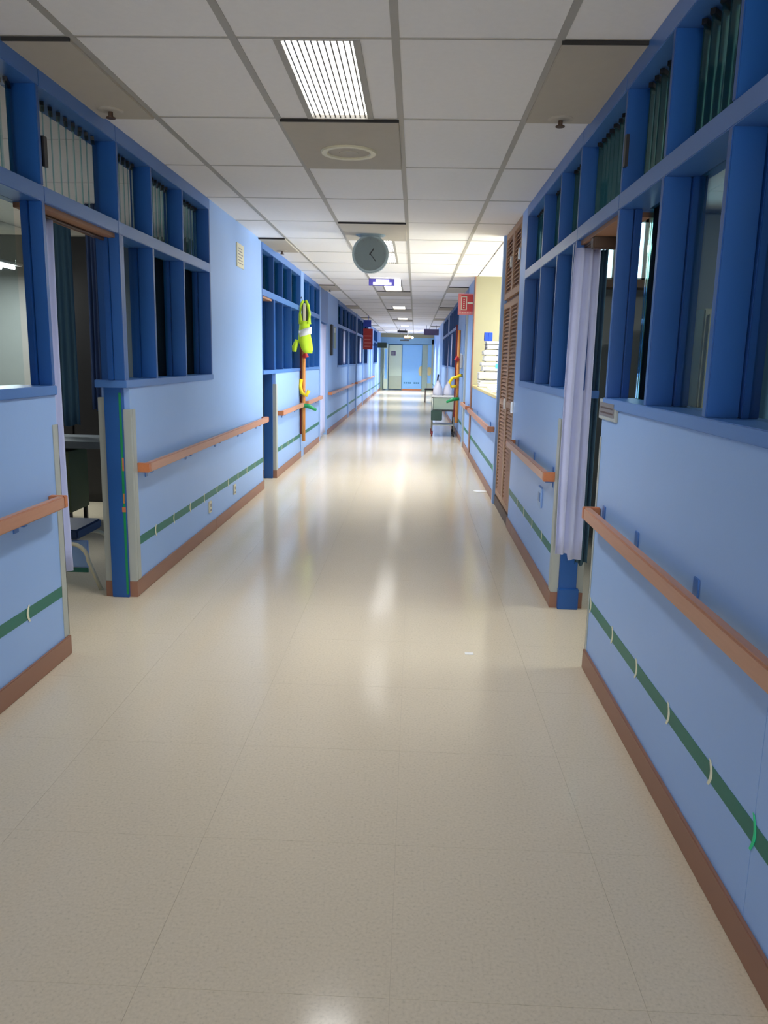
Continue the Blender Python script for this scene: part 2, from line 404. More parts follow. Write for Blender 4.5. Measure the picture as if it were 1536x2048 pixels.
def window(s, ms, label, idx, fine=True, lower=True, y_from=None):
    """ms: Y of every mullion; sill at 1.30-1.345, bar at 2.17-2.24, header under the ceiling"""
    y0, y1 = (ms[0], ms[-1]) if lower else (ms[0]+.0345, ms[-1]-.0345)
    wn = struct('window_%d' % idx, label, 'window')
    if lower:
        box('sill', X(s, -0.012), X(s, T+.01), y0-.017, y1+.017, 1.30, 1.345, M['blue_bar'], wn, 0.003)
    box('transom_bar', X(s, -0.004), X(s, T), y0-.017, y1+.017, 2.172, 2.242, M['blue_bar'], wn, 0.003)
    bm = bmesh.new(); bx(bm, X(s, -0.006), X(s, T), y0-.017, y1+.017, 2.665, H); obj('header', bm, M['blue_bar'], wn, 0.003)
    for i, y in enumerate(ms if lower else []):
        e = y in (3.745, 4.70)     # slimmer frames beside the doorways
        bm = bmesh.new()
        if lower: bx(bm, X(s, -0.004), X(s, 0.058 if e else 0.095), y-.017, y+.017, 1.345, 2.172)
        bx(bm, X(s, -0.004), X(s, 0.13), y-.015, y+.015, 2.242, 2.665)
        obj('mullion', bm, M['blue'], wn, 0.003)
        if lower:
            bm = bmesh.new(); bx(bm, X(s, 0.060 if e else 0.097), X(s, 0.092 if e else 0.15), y-.032, y+.032, 1.345, 2.172); obj('sash_stile', bm, M['blue_dark'], wn, 0.003)
    for a, b in zip(ms, ms[1:]):
        if not lower: a, b = a+.017, b-.017
        transom(s, a, b, wn, fine)
        if lower: box('window_pane', X(s, 0.120), X(s, 0.124), a+.032, b-.032, 1.345, 2.172, M['pane'], wn)
    return wn
window(-1, [-0.08, 0.56, 1.2, 1.84, 2.48, 3.12, 3.745], 'near left blue window with deep upright fins, cut by the frame edge', 1)
window(-1, [3.745, 4.70], 'louvred glass transom over the near left doorway', 2, lower=False)
window(-1, [4.70, 5.29, 5.98, 6.735], 'blue window on the left with three tall bays beyond the first doorway', 3)
window(-1, [9.02, 9.75, 10.4, 11.1, 11.98], 'blue glazed screen on the left beyond the full-height wall', 4, fine=False)
window(-1, [12.32, 12.95, 13.6, 14.35], 'blue window on the left behind the hanging yellow vest', 5, fine=False)
window(-1, [17.8, 18.9, 20.0, 21.1, 22.2, 23.1], 'first far window on the left beyond the dark pole', 6, fine=False)
window(-1, [23.4, 24.6, 25.8, 27.0, 28.7], 'second far window on the left, before the red sign', 7, fine=False)
window(-1, [33.1, 34.5, 35.9], 'last small window at the far left', 8, fine=False)
window(1, [-0.08, 0.56, 1.20, 1.84, 2.475, 3.11, 3.745], 'near right blue window with deep upright fins and open glass louvres', 9)
window(1, [3.745, 4.70], 'louvred glass transom over the curtained right doorway', 10, lower=False)
window(1, [4.70, 5.31, 5.98, 6.835], 'dark blue window on the right beyond the curtained doorway', 11)
window(1, [17.15, 18.3, 19.5, 20.7, 21.75], 'far window on the right beyond the trolley', 12, fine=False)
window(1, [22.65, 24.0, 25.2, 26.45], 'farther window on the right near the end doors', 13, fine=False)
# dark latches on the near mullions
for s, y, z in ((-1, 3.79, 2.40), (1, 3.70, 2.41)):
    o = box('window_latch', X(s, -0.010), X(s, 0.004), y-.016, y+.016, z-.07, z+.06, M['black'], bpy.data.objects['window_1' if s < 0 else 'window_9'])

# ------------------------------------------------------------------ doorways
def doorway(s, y0, y1, idx, label, jamb_y, guards=True):
    d = struct('door_%d' % idx, label, 'doorway')
    bm = bmesh.new()
    bx(bm, X(s, 0.034), X(s, 0.141), jamb_y-.03, jamb_y+.02, 0.0, 2.172)
    bx(bm, X(s, 0.0), X(s, 0.15), jamb_y-.022, jamb_y+.02, 1.30, 2.172)
    obj('jamb', bm, M['blue'], d, 0.003)
    box('lintel', X(s, 0.02), X(s, 0.15), y0, y1, 2.15, 2.172, M['louver'], d)
    return d
d1 = doorway(-1, 3.77, 4.70, 1, 'near left doorway with a lilac curtain and a scuffed blue jamb', 4.745)
d2 = doorway(1, 3.80, 4.72, 2, 'right doorway with a long hanging curtain', 4.79)
d3 = doorway(-1, 9.0, 9.75, 3, 'left doorway just past the full-height wall', 9.83)
for s, y, p in ((-1, 4.765, d1), (1, 4.812, d2), (-1, 9.86, d3)):
    for a, b in ((-0.012, 0.034), (0.143, 0.185)):
        z0, z1 = (0.0 if (s < 0 and a > 0) else 0.10), 1.17 if a < 0 else 1.24
        bm = bmesh.new(); bx(bm, X(s, a), X(s, b), y-.012-0.02, y-.001, 0.10, z1)
        if a < 0: bx(bm, X(s, a), X(s, -0.0005), y-.001, y+.055, 0.10, z1)
        obj('corner_guard', bm, M['guard'], p, 0.002)
        box('baseboard_end', X(s, a-.003), X(s, b), y-.034, y-.001, 0.0, 0.10, M['brown'], p)
box('green_tape', X(-1, 0.036), X(-1, 0.050), 4.713, 4.7145, 0.02, 1.27, M['green'], d1)
box('jamb_foot', X(1, 0.03), X(1, 0.155), 4.745, 4.79, 0.0, 0.13, M['blue'], d2, 0.003)
bm = bmesh.new()
for a, b, z, z2 in ((.034, .044, .80, .88), (.034, .056, .545, .575), (.038, .046, .60, .66)):
    bx(bm, X(-1, a), X(-1, b), 4.7125, 4.7145, z, z2)
obj('paint_scuff', bm, M['rail_end'], d1, label='orange scuff marks')
# guards on the near wall ends
for s, y, p in ((-1, 3.76, d1), (1, 3.80, d2)):
    bm = bmesh.new(); bx(bm, X(s, -0.004), X(s, -0.0002), y-(.05 if s < 0 else .02), y+.004, 0.10 if s < 0 else 0.1, 1.16); bx(bm, X(s, -0.004), X(s, .04), y, y+.004, 0.1, 1.16)
    obj('corner_guard', bm, M['guard'], p)
# left light post at Y 12 and the red vest's post, pale
po = S(box('wall_left_post', X(-1, -0.01), X(-1, T), 12.0, 12.3, 0, H, M['wall_trim'], bevel=0.004), 'pale post on the left wall that carries the vest', 'post')
po = S(box('wall_left_post', X(-1, -0.01), X(-1, T), 14.37, 14.5, 0, H, M['wall_trim'], bevel=0.004), 'pale post beside the far curtained left doorway', 'post')
po = S(box('wall_right_post', X(1, -0.025), X(1, T), 8.42, 8.50, 0, H, M['wall_trim'], bevel=0.003), 'slim pale blue post between closet and nurse counter', 'post')
po = S(box('wall_right_post', X(1, -0.03), X(1, T), 14.02, 14.14, 0.0, 2.6, M['guard'], bevel=0.004), 'grey-edged post beside the trolley', 'post')
for y, w_ in ((20.45, .1), (23.2, .16), (26.2, .1), (30.6, .14), (36.0, .12)):
    S(box('wall_left_post', X(-1, -0.03), X(-1, 0), y, y+w_, 0, 2.75 if w_ > .12 else 2.17, M['wall_trim'], bevel=0.003), {20.45: 'slim pale post in the first far left window', 23.2: 'pale post between the two far left windows', 26.2: 'slim pale post in the second far left window', 30.6: 'pale post near the red notice', 36.0: 'last pale post on the left wall'}[y], 'post')
# left doorway 15, right doorways: lintels
for s, a, b in ((-1, 14.5, 15.75), (-1, 36.0, 37.2), (1, 14.14, 14.9), (1, 21.8, 22.6)):
    S(box('wall_%s_lintel' % sn(s), X(s, 0), X(s, T), a, b, 2.15, H, M['blue_bar'], bevel=0.003), 'blue panel over the doorway at %s' % {14.5: 'the left curtain past the vest', 36.0: 'the far left end', 14.14: 'the right wall behind the trolley', 21.8: 'the far right curtain'}[a], 'door header')

# ------------------------------------------------------------------ handrails
def handrail(s, y0, y1, label, brs, m='rail', end_near=False, z=0.775, h=0.060):
    t = thing('handrail', label, 'handrail', 'wooden handrails along the walls')
    bm = bmesh.new(); bx(bm, X(s, -0.080), X(s, -0.044), y0+.0352, y1-.0352, z, z+h); obj('rail', bm, M[m], t, 0.006)
    bm = bmesh.new()
    bm.free()
    for yy, dd in ((y1, -1), (y0, 1)):
        box('rail_end', X(s, -0.080), X(s, -0.001), yy, yy+dd*0.035, z+.001, z+h-.001, M['rail_end'], t, 0.004, label='darker orange wooden end block')
    for y in brs:
        bm = bmesh.new(); bx(bm, X(s, -0.050), X(s, 0.0), y-.014, y+.014, z-.02, z+.01); bx(bm, X(s, -0.006), X(s, 0), y-.022, y+.022, z-.05, (z+h+.022) if s > 0 else z+.02)
        obj('bracket', bm, M['blue_bar'], t, 0.002)
    return t
handrail(-1, -1.0, 3.66, 'wooden handrail at the left edge ending at the curtained doorway', [3.3, 2.5, 1.7])
handrail(-1, 4.83, 8.95, 'long wooden handrail on the left wall beyond the first doorway', [5.0, 5.9, 6.8, 7.7, 8.6])
handrail(-1, 9.95, 11.95, 'wooden handrail on the left before the hanging vest', [10.3, 11.4])
handrail(-1, 12.35, 14.3, 'short wooden handrail behind the hanging vest and pole', [12.8, 13.9])
handrail(-1, 15.85, 22.0, 'far wooden handrail under the left windows', [16.5, 18, 20])
handrail(-1, 23.0, 33.0, 'farthest wooden handrail on the left', [25, 28])
handrail(1, -1.0, 3.73, 'wooden handrail along the right edge, nearest of all', [3.62, 3.07, 2.40, 1.75])
handrail(1, 4.88, 6.95, 'wooden handrail on the right between curtain and louvred closet', [5.0, 5.8, 6.7])
handrail(1, 8.75, 12.2, 'slim wooden handrail across the front of the nurse counter', [9.2, 11.2], z=0.735)
handrail(1, 12.68, 14.0, 'short wooden handrail on the right beyond the pillar', [13.0], z=0.735)

# ------------------------------------------------------------------ small wall fittings
def outlet(y, label):
    t = thing('wall_outlet', label, 'wall outlet', 'cream outlets under the green stripe')
    box('plate', X(-1, -0.012), X(-1, 0), y-.035, y+.035, .185, .285, M['outlet'], t, .004)
    bm = bmesh.new(); bx(bm, X(-1, -0.0135), X(-1, -0.012), y-.012, y+.012, .235, .265); bx(bm, X(-1, -0.0135), X(-1, -0.012), y-.02, y+.02, .20, .215); obj('socket', bm, M['paper_grey'], t)
outlet(6.57, 'cream wall outlet on the left low wall, the nearer of two')
outlet(7.50, 'cream wall outlet on the left, the farther of two')
t = thing('wall_notice', 'small cream notice high on the left full-height wall', 'notice')
box('backing', X(-1, -0.010), X(-1, 0), 7.74, 8.04, 2.335, 2.555, M['outlet'], t, .003)
bm = bmesh.new()
for i in range(6): bx(bm, X(-1, -0.0115), X(-1, -0.010), 7.79, 7.99-.02*(i % 3), 2.37+.027*i, 2.378+.027*i)
obj('print', bm, M['paper_grey'], t)
t = thing('door_plate', 'brown name plate in a grey frame under the right sill', 'sign')
box('frame', X(1, -0.010), X(1, 0), 3.51, 3.83, 1.246, 1.338, M['guard'], t, .002)
box('plate', X(1, -0.013), X(1, -0.010), 3.545, 3.81, 1.264, 1.324, M['paper_grey'], t)
bm = bmesh.new()
for i in range(2): bx(bm, X(1, -0.0138), X(1, -0.013), 3.56, 3.79, 1.276+.022*i, 1.283+.022*i)
obj('print', bm, M['brown_dark'], t)
t = thing('light_switch', 'faint pale blue switch box below the right handrail', 'switch')
box('plate', X(1, -0.010), X(1, 0), 5.35, 5.5, .52, .66, M['wall_trim'], t, .004)
box('rocker', X(1, -0.014), X(1, -0.010), 5.39, 5.46, .56, .62, M['blue_bar'], t, .001)

# ------------------------------------------------------------------ ceiling fittings
t = thing('ceiling_speaker', 'round white speaker ring on the brownish panel behind the nearest light', 'speaker')
bm = bmesh.new(); sc_ = (-0.44, 5.15, H-.018)
lathe(bm, [(0.17, 0.02), (0.172, 0.0), (0.165, -0.008), (0.135, -0.008), (0.128, 0.0), (0.128, .02)], sc_, 40); obj('ring', bm, M['outlet'], t, smooth=False)
bm = bmesh.new(); lathe(bm, [(0.128, 0.012), (0.127, 0.002), (0.06, -0.003), (0.058, -.006), (0.01, -.006)], sc_, 32); obj('grille', bm, M['tan_tile'], t)
def sprinkler(x, y, label):
    t = thing('sprinkler', label, 'sprinkler', 'sprinkler heads beside the tan ceiling panels')
    bm = bmesh.new(); lathe(bm, [(0.065, 0.01), (0.065, -0.002), (0.05, -0.006), (0.02, -0.008)], (x, y, H-.016), 20); obj('rose', bm, M['tan_tile'], t)
    bm = bmesh.new(); cyl(bm, (x, y, H-.016), (x, y, H-.05), .012, 10); cyl(bm, (x, y, H-.05), (x, y, H-.055), .024, 12); obj('nozzle', bm, M['brown_dark'], t)
SP = [(-1.61, 4.36, 'sprinkler head on the near left tan ceiling panel'), (0.715, 4.43, 'sprinkler head on the near right tan ceiling panel'),
      (-1.61, 9.75, 'sprinkler head above the left wall before the glazed screen'), (-1.60, 15.0, 'far sprinkler head above the left wall past the vest')]
for a in SP: sprinkler(*a)
# hanging double-sided clock
t = thing('hanging_clock', 'round grey clock hanging from the ceiling on a short bracket', 'clock')
cx, cy, cz, cr = -0.487, 8.45, 2.548, 0.187
bm = bmesh.new(); lathe(bm, [(0.16, 0.0), (0.16, -0.012), (0.13, -0.03), (0.05, -0.035)], (cx+0.0, cy, H), 28); obj('ceiling_rose', bm, M['clock_rim'], t)
bm = bmesh.new(); bx(bm, cx-.10, cx+.10, cy-.02, cy+.02, H-.15, H-.02); obj('bracket', bm, M['clock_rim'], t, .01)
bm = bmesh.new(); cyl(bm, (cx, cy-.045, cz), (cx, cy+.045, cz), cr, 48); obj('clock_case', bm, M['clock_rim'], t, 0.008)
bm = bmesh.new(); cyl(bm, (cx, cy-.050, cz), (cx, cy-.044, cz), cr*.88, 48); face = obj('clock_face', bm, M['clock_face'], t)
for i in range(12):
    a = math.radians(30*i); bm = bmesh.new()
    bx(bm, -.003, .003, -.001, .001, cr*.74, cr*.82); o = obj('hour_mark', bm, M['paper_grey'], face); o.location = (cx, cy-.0515, cz); o.rotation_euler = (0, a, 0)
for nm, L, a, ww in (('minute_hand', .095, math.radians(142), .004), ('hour_hand', .062, math.radians(35), .006)):
    bm = bmesh.new(); bx(bm, -ww, ww, -.001, .001, -.012, L); o = obj(nm, bm, M['black'], t); o.location = (cx, cy-.054, cz); o.rotation_euler = (0, a, 0)
# hanging blue and white direction sign at Y=14
t = thing('hanging_sign', 'violet-blue sign with white lettering hanging before a bright light', 'sign')
box('sign_board', -0.77, -0.26, 13.0, 13.03, 2.64, 2.745, M['purple'], t, .002)
bm = bmesh.new(); bx(bm, -0.66, -.45, 12.993, 13.0, 2.665, 2.735); bx(bm, -0.70, -.41, 12.993, 13.0, 2.655, 2.69); bx(bm, -0.36, -.265, 12.993, 13.0, 2.642, 2.743)
obj('white_print', bm, mat('backlit_lettering', (255, 255, 255), emis=1.4), t)  # emission added so the print burns out to white beside the light
# other hanging things, far
t = thing('hanging_sign', 'small black sign hanging below the farthest light', 'sign')
box('sign_board', -0.78, -0.36, 34.0, 34.06, 2.60, 2.69, M['black'], t, .003); bm = bmesh.new(); cyl(bm, (-.7, 34.03, 2.69), (-.7, 34.03, H), .01, 8); cyl(bm, (-.45, 34.03, 2.69), (-.45, 34.03, H), .01, 8); obj('rod', bm, M['black'], t)
t = thing('ceiling_projector', 'grey-brown box with a small lamp hanging before the far doors', 'camera')
box('housing', -0.52, -0.20, 36.0, 36.4, 2.40, 2.54, M['brown_dark'], t, .02); box('lens_hood', -0.70, -0.30, 35.9, 36.1, 2.31, 2.37, M['black'], t, .01)
bm = bmesh.new(); cyl(bm, (-.36, 36.2, 2.54), (-.36, 36.2, H), .02, 8); obj('stem', bm, M['black'], t)
bm = bmesh.new(); bmesh.ops.create_icosphere(bm, subdivisions=2, radius=.05, matrix=Matrix.Translation((-.15, 36.05, 2.46))); obj('lamp', bm, mat('small_lamp', (255, 240, 200), emis=3.0), t, smooth=True)
t = thing('hanging_sign', 'plum coloured hanging sign near the far right corner', 'sign')
box('sign_board', 0.29, 0.84, 30.0, 30.05, 2.40, 2.62, M['maroon'], t, .004)
bm = bmesh.new(); [cyl(bm, (x, 30.02, 2.62), (x, 30.02, H), .008, 8) for x in (.38, .75)]; obj('rod', bm, M['black'], t)

# ------------------------------------------------------------------ curtains
def curtain(name, path, z0, z1, folds, amp, m, label, cat='curtain', top=1.0, parent=None, wob=0.02, steps=None):
    P = [Vector((*p, 0)) for p in path]; L = [0]
    for a, b in zip(P, P[1:]): L.append(L[-1]+(b-a).length)
    nu, nv = folds*10, 14
    bm = bmesh.new(); G = []
    mid = P[0].lerp(P[-1], 0.5)
    for j in range(nv+1):
        v = j/nv; row = []
        for i in range(nu+1):
            u = i/nu; d = u*L[-1]; k = 0
            while k < len(P)-2 and d > L[k+1]: k += 1
            q = P[k].lerp(P[k+1], (d-L[k])/(L[k+1]-L[k])); tt = (P[k+1]-P[k]).normalized(); nrm = Vector((-tt.y, tt.x, 0))
            q = mid+(q-mid)*(1-(1-top)*v)
            a = amp*(1.0-0.35*v)*(0.8+0.3*math.sin(u*7.3))
            q = q+nrm*(a*math.sin(2*math.pi*folds*u+0.6*math.sin(3*v+u*4)))+nrm*wob*math.sin(2.3*v+u)
            zb = z0+(steps(u) if steps else 0.012*math.sin(9*u))
            row.append(bm.verts.new((q.x, q.y, zb+(z1-zb)*v)))
        G.append(row)
    for j in range(nv):
        for i in range(nu): bm.faces.new((G[j][i], G[j][i+1], G[j+1][i+1], G[j+1][i]))
    t = thing(name, label, cat)
    me = mesh(bm, 'cloth', smooth=True); o = link('cloth', me, m, t); s = o.modifiers.new('thick', 'SOLIDIFY'); s.thickness = .003
    return t
c = curtain('door_curtain', [(-1.80, 3.74), (-1.79, 4.04)], 0.29, 2.13, 4, 0.016, M['cloth'], 'pale lilac curtain gathered at the near left doorway', top=0.75, steps=lambda u: 0.07 if u > .8 else 0.0)
bm = bmesh.new(); cyl(bm, (-1.80, 3.74, 2.14), (-1.80, 4.70, 2.14), .010, 8); obj('curtain_rod', bm, M['brown_dark'], c)
c = curtain('door_curtain', [(0.862, 4.62), (1.03, 4.668)], 0.34, 2.13, 3, 0.018, M['cloth'], 'pale lilac curtain hanging in the right doorway', top=0.86, steps=lambda u: .04 if u < .5 else 0.0)
bm = bmesh.new(); bx(bm, 0.91, 1.06, 4.36, 4.42, 2.09, 2.15); bx(bm, .93, .96, 4.4, 4.72, 2.13, 2.16); obj('curtain_track', bm, M['brown_dark'], c, .006)
curtain('room_curtain', [(1.00, 4.715), (1.075, 4.715)], 0.30, 2.13, 3, 0.012, M['cloth_grey'], 'teal-grey curtain behind the pale one in the right doorway', top=0.9)
curtain('door_curtain', [(-1.74, 14.55), (-1.76, 15.70)], 0.04, 2.12, 8, 0.03, M['cloth'], 'whitish curtain closing the left doorway past the vest')
curtain('door_curtain', [(0.93, 21.82), (0.93, 22.58)], 0.3, 2.12, 5, 0.03, M['cloth'], 'pale curtain in the far right doorway')
for (s, y, l) in ((-1, 19.4, 'slim pale curtain in the first far left window'), (-1, 25.2, 'slim pale curtain in the second far left window'), (1, 20.2, 'slim pale curtain in the far right window')):
    curtain('window_curtain', [(X(s, .02), y), (X(s, .02), y+.5)], 1.36, 2.15, 4, 0.012, M['cloth'], l, wob=0.0)
for (s, y, l) in ((-1, 36.05, 'pale curtain in the last left doorway'), ):
    curtain('door_curtain', [(X(s, .05), y), (X(s, .05), y+1.1)], 0.05, 2.12, 6, 0.02, M['cloth'], l)

# ------------------------------------------------------------------ side rooms
def room_box(name, x0, x1, y0, y1, z1, m, label):
    return S(box(name, x0, x1, y0, y1, 0, z1, m), label, 'wall')
room_box('wall_left_ward', -6.3, -6.2, YN, YF, H, M['room_wall'], 'back wall of the dim left wards')
room_box('wall_right_ward', 5.9, 6.0, YN, YF, H, M['room_wall'], 'back wall of the dim right wards')
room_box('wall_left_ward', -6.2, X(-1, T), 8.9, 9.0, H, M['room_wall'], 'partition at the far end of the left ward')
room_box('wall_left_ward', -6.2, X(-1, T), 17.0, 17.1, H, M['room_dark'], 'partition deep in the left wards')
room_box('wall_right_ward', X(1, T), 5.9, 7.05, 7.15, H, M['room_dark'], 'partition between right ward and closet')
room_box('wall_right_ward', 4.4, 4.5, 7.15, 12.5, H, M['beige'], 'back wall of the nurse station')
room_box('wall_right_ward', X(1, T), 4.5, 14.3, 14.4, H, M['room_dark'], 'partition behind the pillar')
room_box('wall_back', -6.3, 6.0, YN-.1, YN, H, M['room_wall'], 'wall closing the corridor behind the viewer')
# room lamps (fixtures with their own light)
def ward_lamp(x, y, label, watts, horizontal=True, z=2.70, ry=0):
    t = thing('ward_lamp', label, 'light', 'fluorescent lamps in the side rooms')
    box('lamp_housing', x-.15, x+.15, y-.62, y+.62, z+.02, z+.049, M['white'], t, .01)
    if z < 2.6:
        for dy in (-.4, .4): box('hanger', x-.01, x+.01, y+dy-.01, y+dy+.01, z+.045, H, M['white'], t)
    bm = bmesh.new(); [cyl(bm, (x+dx, y-.58, z), (x+dx, y+.58, z), .014, 10) for dx in (-.07, .07)]
    obj('lamp_tube', bm, mat('ward_tube', (255, 255, 255), emis=6.0, ecol=(.95, 1, 1)), t)
    ld = bpy.data.lights.new('ward_light', 'AREA'); ld.shape = 'RECTANGLE'; ld.size = .25; ld.size_y = 1.1; ld.energy = watts; ld.color = (.95, 1, .97)
    lo = bpy.data.objects.new('ward_light', ld); C.objects.link(lo); lo.location = (x, y, z-.02); lo.parent = t
ward_lamp(-4.22, 7.75, 'lit fluorescent lamp seen through the near left window', 28, z=2.34)
ward_lamp(-4.4, 4.4, 'fluorescent lamp over the left ward beds', 6)
ward_lamp(3.6, 4.2, 'fluorescent lamp deep in the right ward', 26)
ward_lamp(2.2, 9.9, 'lamp over the nurse station counter', 16)
ward_lamp(1.75, 10.9, 'lamp over the paper trays of the nurse station', 22)
ward_lamp(-3.6, 12.5, 'lamp in the second left ward', 18)
t = struct('window_15', 'daylit window in the back wall of the nurse station', 'window')
box('window_pane', 4.37, 4.39, 8.9, 12.2, 1.0, 2.45, mat('daylight_glow', (255, 255, 255), emis=3.0, ecol=(.9, .97, 1.0)), t)
bm = bmesh.new(); [bx(bm, 4.33, 4.4, y, y+.05, .95, 2.5) for y in (8.85, 9.95, 11.05, 12.2)]; bx(bm, 4.33, 4.4, 8.85, 12.25, .92, .98); bx(bm, 4.33, 4.4, 8.85, 12.25, 2.45, 2.51); obj('window_frame', bm, M['white'], t)
ld = bpy.data.lights.new('window_daylight', 'AREA'); ld.shape = 'RECTANGLE'; ld.size = 1.4; ld.size_y = 3.2; ld.energy = 125; ld.color = (.92, .98, 1.0)
lo = bpy.data.objects.new('window_daylight', ld); C.objects.link(lo); lo.location = (4.30, 10.55, 1.72); lo.rotation_euler = (0, math.radians(90), 0); lo.parent = t
t = struct('window_16', 'glazed opening behind the viewer that lets daylight down the corridor', 'window')  # added out of view to brighten the near ceiling and walls
bm = bmesh.new(); [bx(bm, x, x+.05, YN, YN+.05, .6, 2.5) for x in (-1.6, -.45, .75)]; bx(bm, -1.6, .8, YN, YN+.05, .6, .65); bx(bm, -1.6, .8, YN, YN+.05, 2.45, 2.5); obj('window_frame', bm, M['white'], t)  # frame of the added unseen opening
ld = bpy.data.lights.new('window_daylight', 'AREA'); ld.shape = 'RECTANGLE'; ld.size = 2.3; ld.size_y = 1.8; ld.energy = 125; ld.color = (1.0, .98, .96)
lo = bpy.data.objects.new('window_daylight', ld); C.objects.link(lo); lo.location = (-.4, YN+.02, 1.55); lo.rotation_euler = (math.radians(90), 0, 0); lo.parent = t
# bright high window in the right ward
t = struct('window_14', 'bright daylit high window at the far end of the right ward', 'window')
bw = mat('daylight_pane', (190, 236, 255), emis=2.2, ecol=(.55, .86, 1.0))
for x0 in (1.36, 1.60, 1.84): box('window_pane', x0, x0+.22, 6.80, 6.81, 2.19, 2.62, bw, t)
bm = bmesh.new()
for x0 in (1.33, 1.58, 1.82, 2.06): bx(bm, x0, x0+.02+.01, 6.77, 6.83, 2.16, 2.65)
bx(bm, 1.33, 2.09, 6.77, 6.83, 2.62, 2.65); bx(bm, 1.33, 2.09, 6.77, 6.83, 2.16, 2.19); obj('window_frame', bm, M['guard'], t)
box('ledge', 1.30, 2.12, 6.60, 6.83, 2.10, 2.16, M['brown_dark'], t)
S(box('wall_right_ward', 1.10, 3.2, 6.84, 6.92, 0, 2.7, M['room_dark']), 'cross wall with the bright high window', 'wall')
t = thing('wardrobe', 'beige cupboard seen through the near right window', 'cupboard')
box('body', 2.05, 2.75, 5.9, 6.5, 0, 1.9, M['beige'], t, .01); box('door', 2.08, 2.39, 5.88, 5.9, .1, 1.86, M['beige'], t, .004); box('door', 2.41, 2.72, 5.88, 5.9, .1, 1.86, M['beige'], t, .004)
curtain('bed_curtain', [(2.0, 5.3), (2.5, 5.2)], .35, 2.745, 5, .03, M['cloth_grey'], 'teal-grey bed curtain inside the right ward')
curtain('bed_curtain', [(1.55, 3.0), (1.85, 3.6)], .35, 2.745, 4, .03, M['maroon'], 'dull plum curtain inside the right ward')
curtain('bed_curtain', [(-3.2, 7.0), (-2.98, 7.0)], .86, 2.745, 4, .02, M['cloth_grey'], 'teal-grey curtain strip seen through the left doorway')
curtain('bed_curtain', [(-2.86, 7.0), (-2.74, 7.0)], 1.0, 2.745, 4, .02, M['cloth_blue'], 'dark slate-blue curtain seen through the left doorway')
curtain('bed_curtain', [(-3.6, 5.0), (-3.5, 6.0)], .4, 2.745, 8, .04, M['cloth'], 'pale bed curtain inside the left ward')
t = thing('dark_cupboard', 'near-black tall cupboard inside the left ward behind the curtains', 'cupboard')  # added black block stands in for the darkness inside the ward
box('body', -3.78, -3.05, 7.9, 8.4, 0, 2.6, M['black'], t, .01); box('door', -3.76, -3.43, 7.88, 7.9, .08, 2.46, M['black'], t, .004); box('door', -3.41, -3.07, 7.88, 7.9, .08, 2.46, M['black'], t, .004)  # body and doors are only parts of the added dark block
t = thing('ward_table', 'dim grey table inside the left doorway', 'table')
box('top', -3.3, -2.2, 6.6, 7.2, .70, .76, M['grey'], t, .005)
for x in (-3.25, -2.25):
    for y in (6.65, 7.15): box('leg', x-.02, x+.02, y-.02, y+.02, 0, .70, M['grey'], t)
t = thing('locker', 'olive bedside locker under the grey table', 'locker')
box('body', -3.25, -2.97, 6.7, 7.1, 0.12, .66, M['cabinet_green'], t, .006); box('door', -3.23, -2.99, 6.69, 6.70, .16, .66, M['cabinet_green'], t)
bm = bmesh.new(); [bx(bm, a, a+.03, b, b+.03, 0, .12) for a in (-3.24, -3.01) for b in (6.72, 7.05)]; obj('feet', bm, M['black'], t)
# blue seat with white bent-tube legs inside the left doorway
t = thing('tube_chair', 'blue chair with white bent tube legs just inside the left doorway', 'chair')
def arc(y, xo=0): 
    pts = [(-2.42+xo, y, .30), (-2.17+xo, y, .30)]
    for i in range(1, 6):
        a = math.radians(18*i); pts.append((-2.17+xo+.11*math.sin(a), y, .30-.11*(1-math.cos(a))))
    pts.append((-1.985+xo, y, .0)); return pts
for y in (4.86, 5.25):
    bm = bmesh.new(); tube(bm, arc(y), .013); obj('leg', bm, M['outlet'], t, smooth=True)
box('seat', -2.7, -2.14, 4.9, 5.3, .315, .38, M['blue_fabric'], t, .01)
box('backrest', -2.72, -2.66, 4.9, 5.3, .38, .8, M['blue_fabric'], t, .01)
box('side_panel', -2.70, -2.10, 4.95, 4.97, .12, .30, M['wall'], t, .003)
box('green_edge', -2.70, -2.10, 4.94, 4.95, .09, .12, M['stripe'], t)
bm = bmesh.new(); tube(bm, [(-2.68, 4.86, .30), (-2.68, 4.86, 0)], .013); tube(bm, [(-2.68, 5.25, .30), (-2.68, 5.25, 0)], .013); tube(bm, [(-2.42, 4.86, .30), (-2.68, 4.86, .30)], .013); tube(bm, [(-2.42, 5.25, .3), (-2.68, 5.25, .3)], .013)
obj('rear_legs', bm, M['outlet'], t)

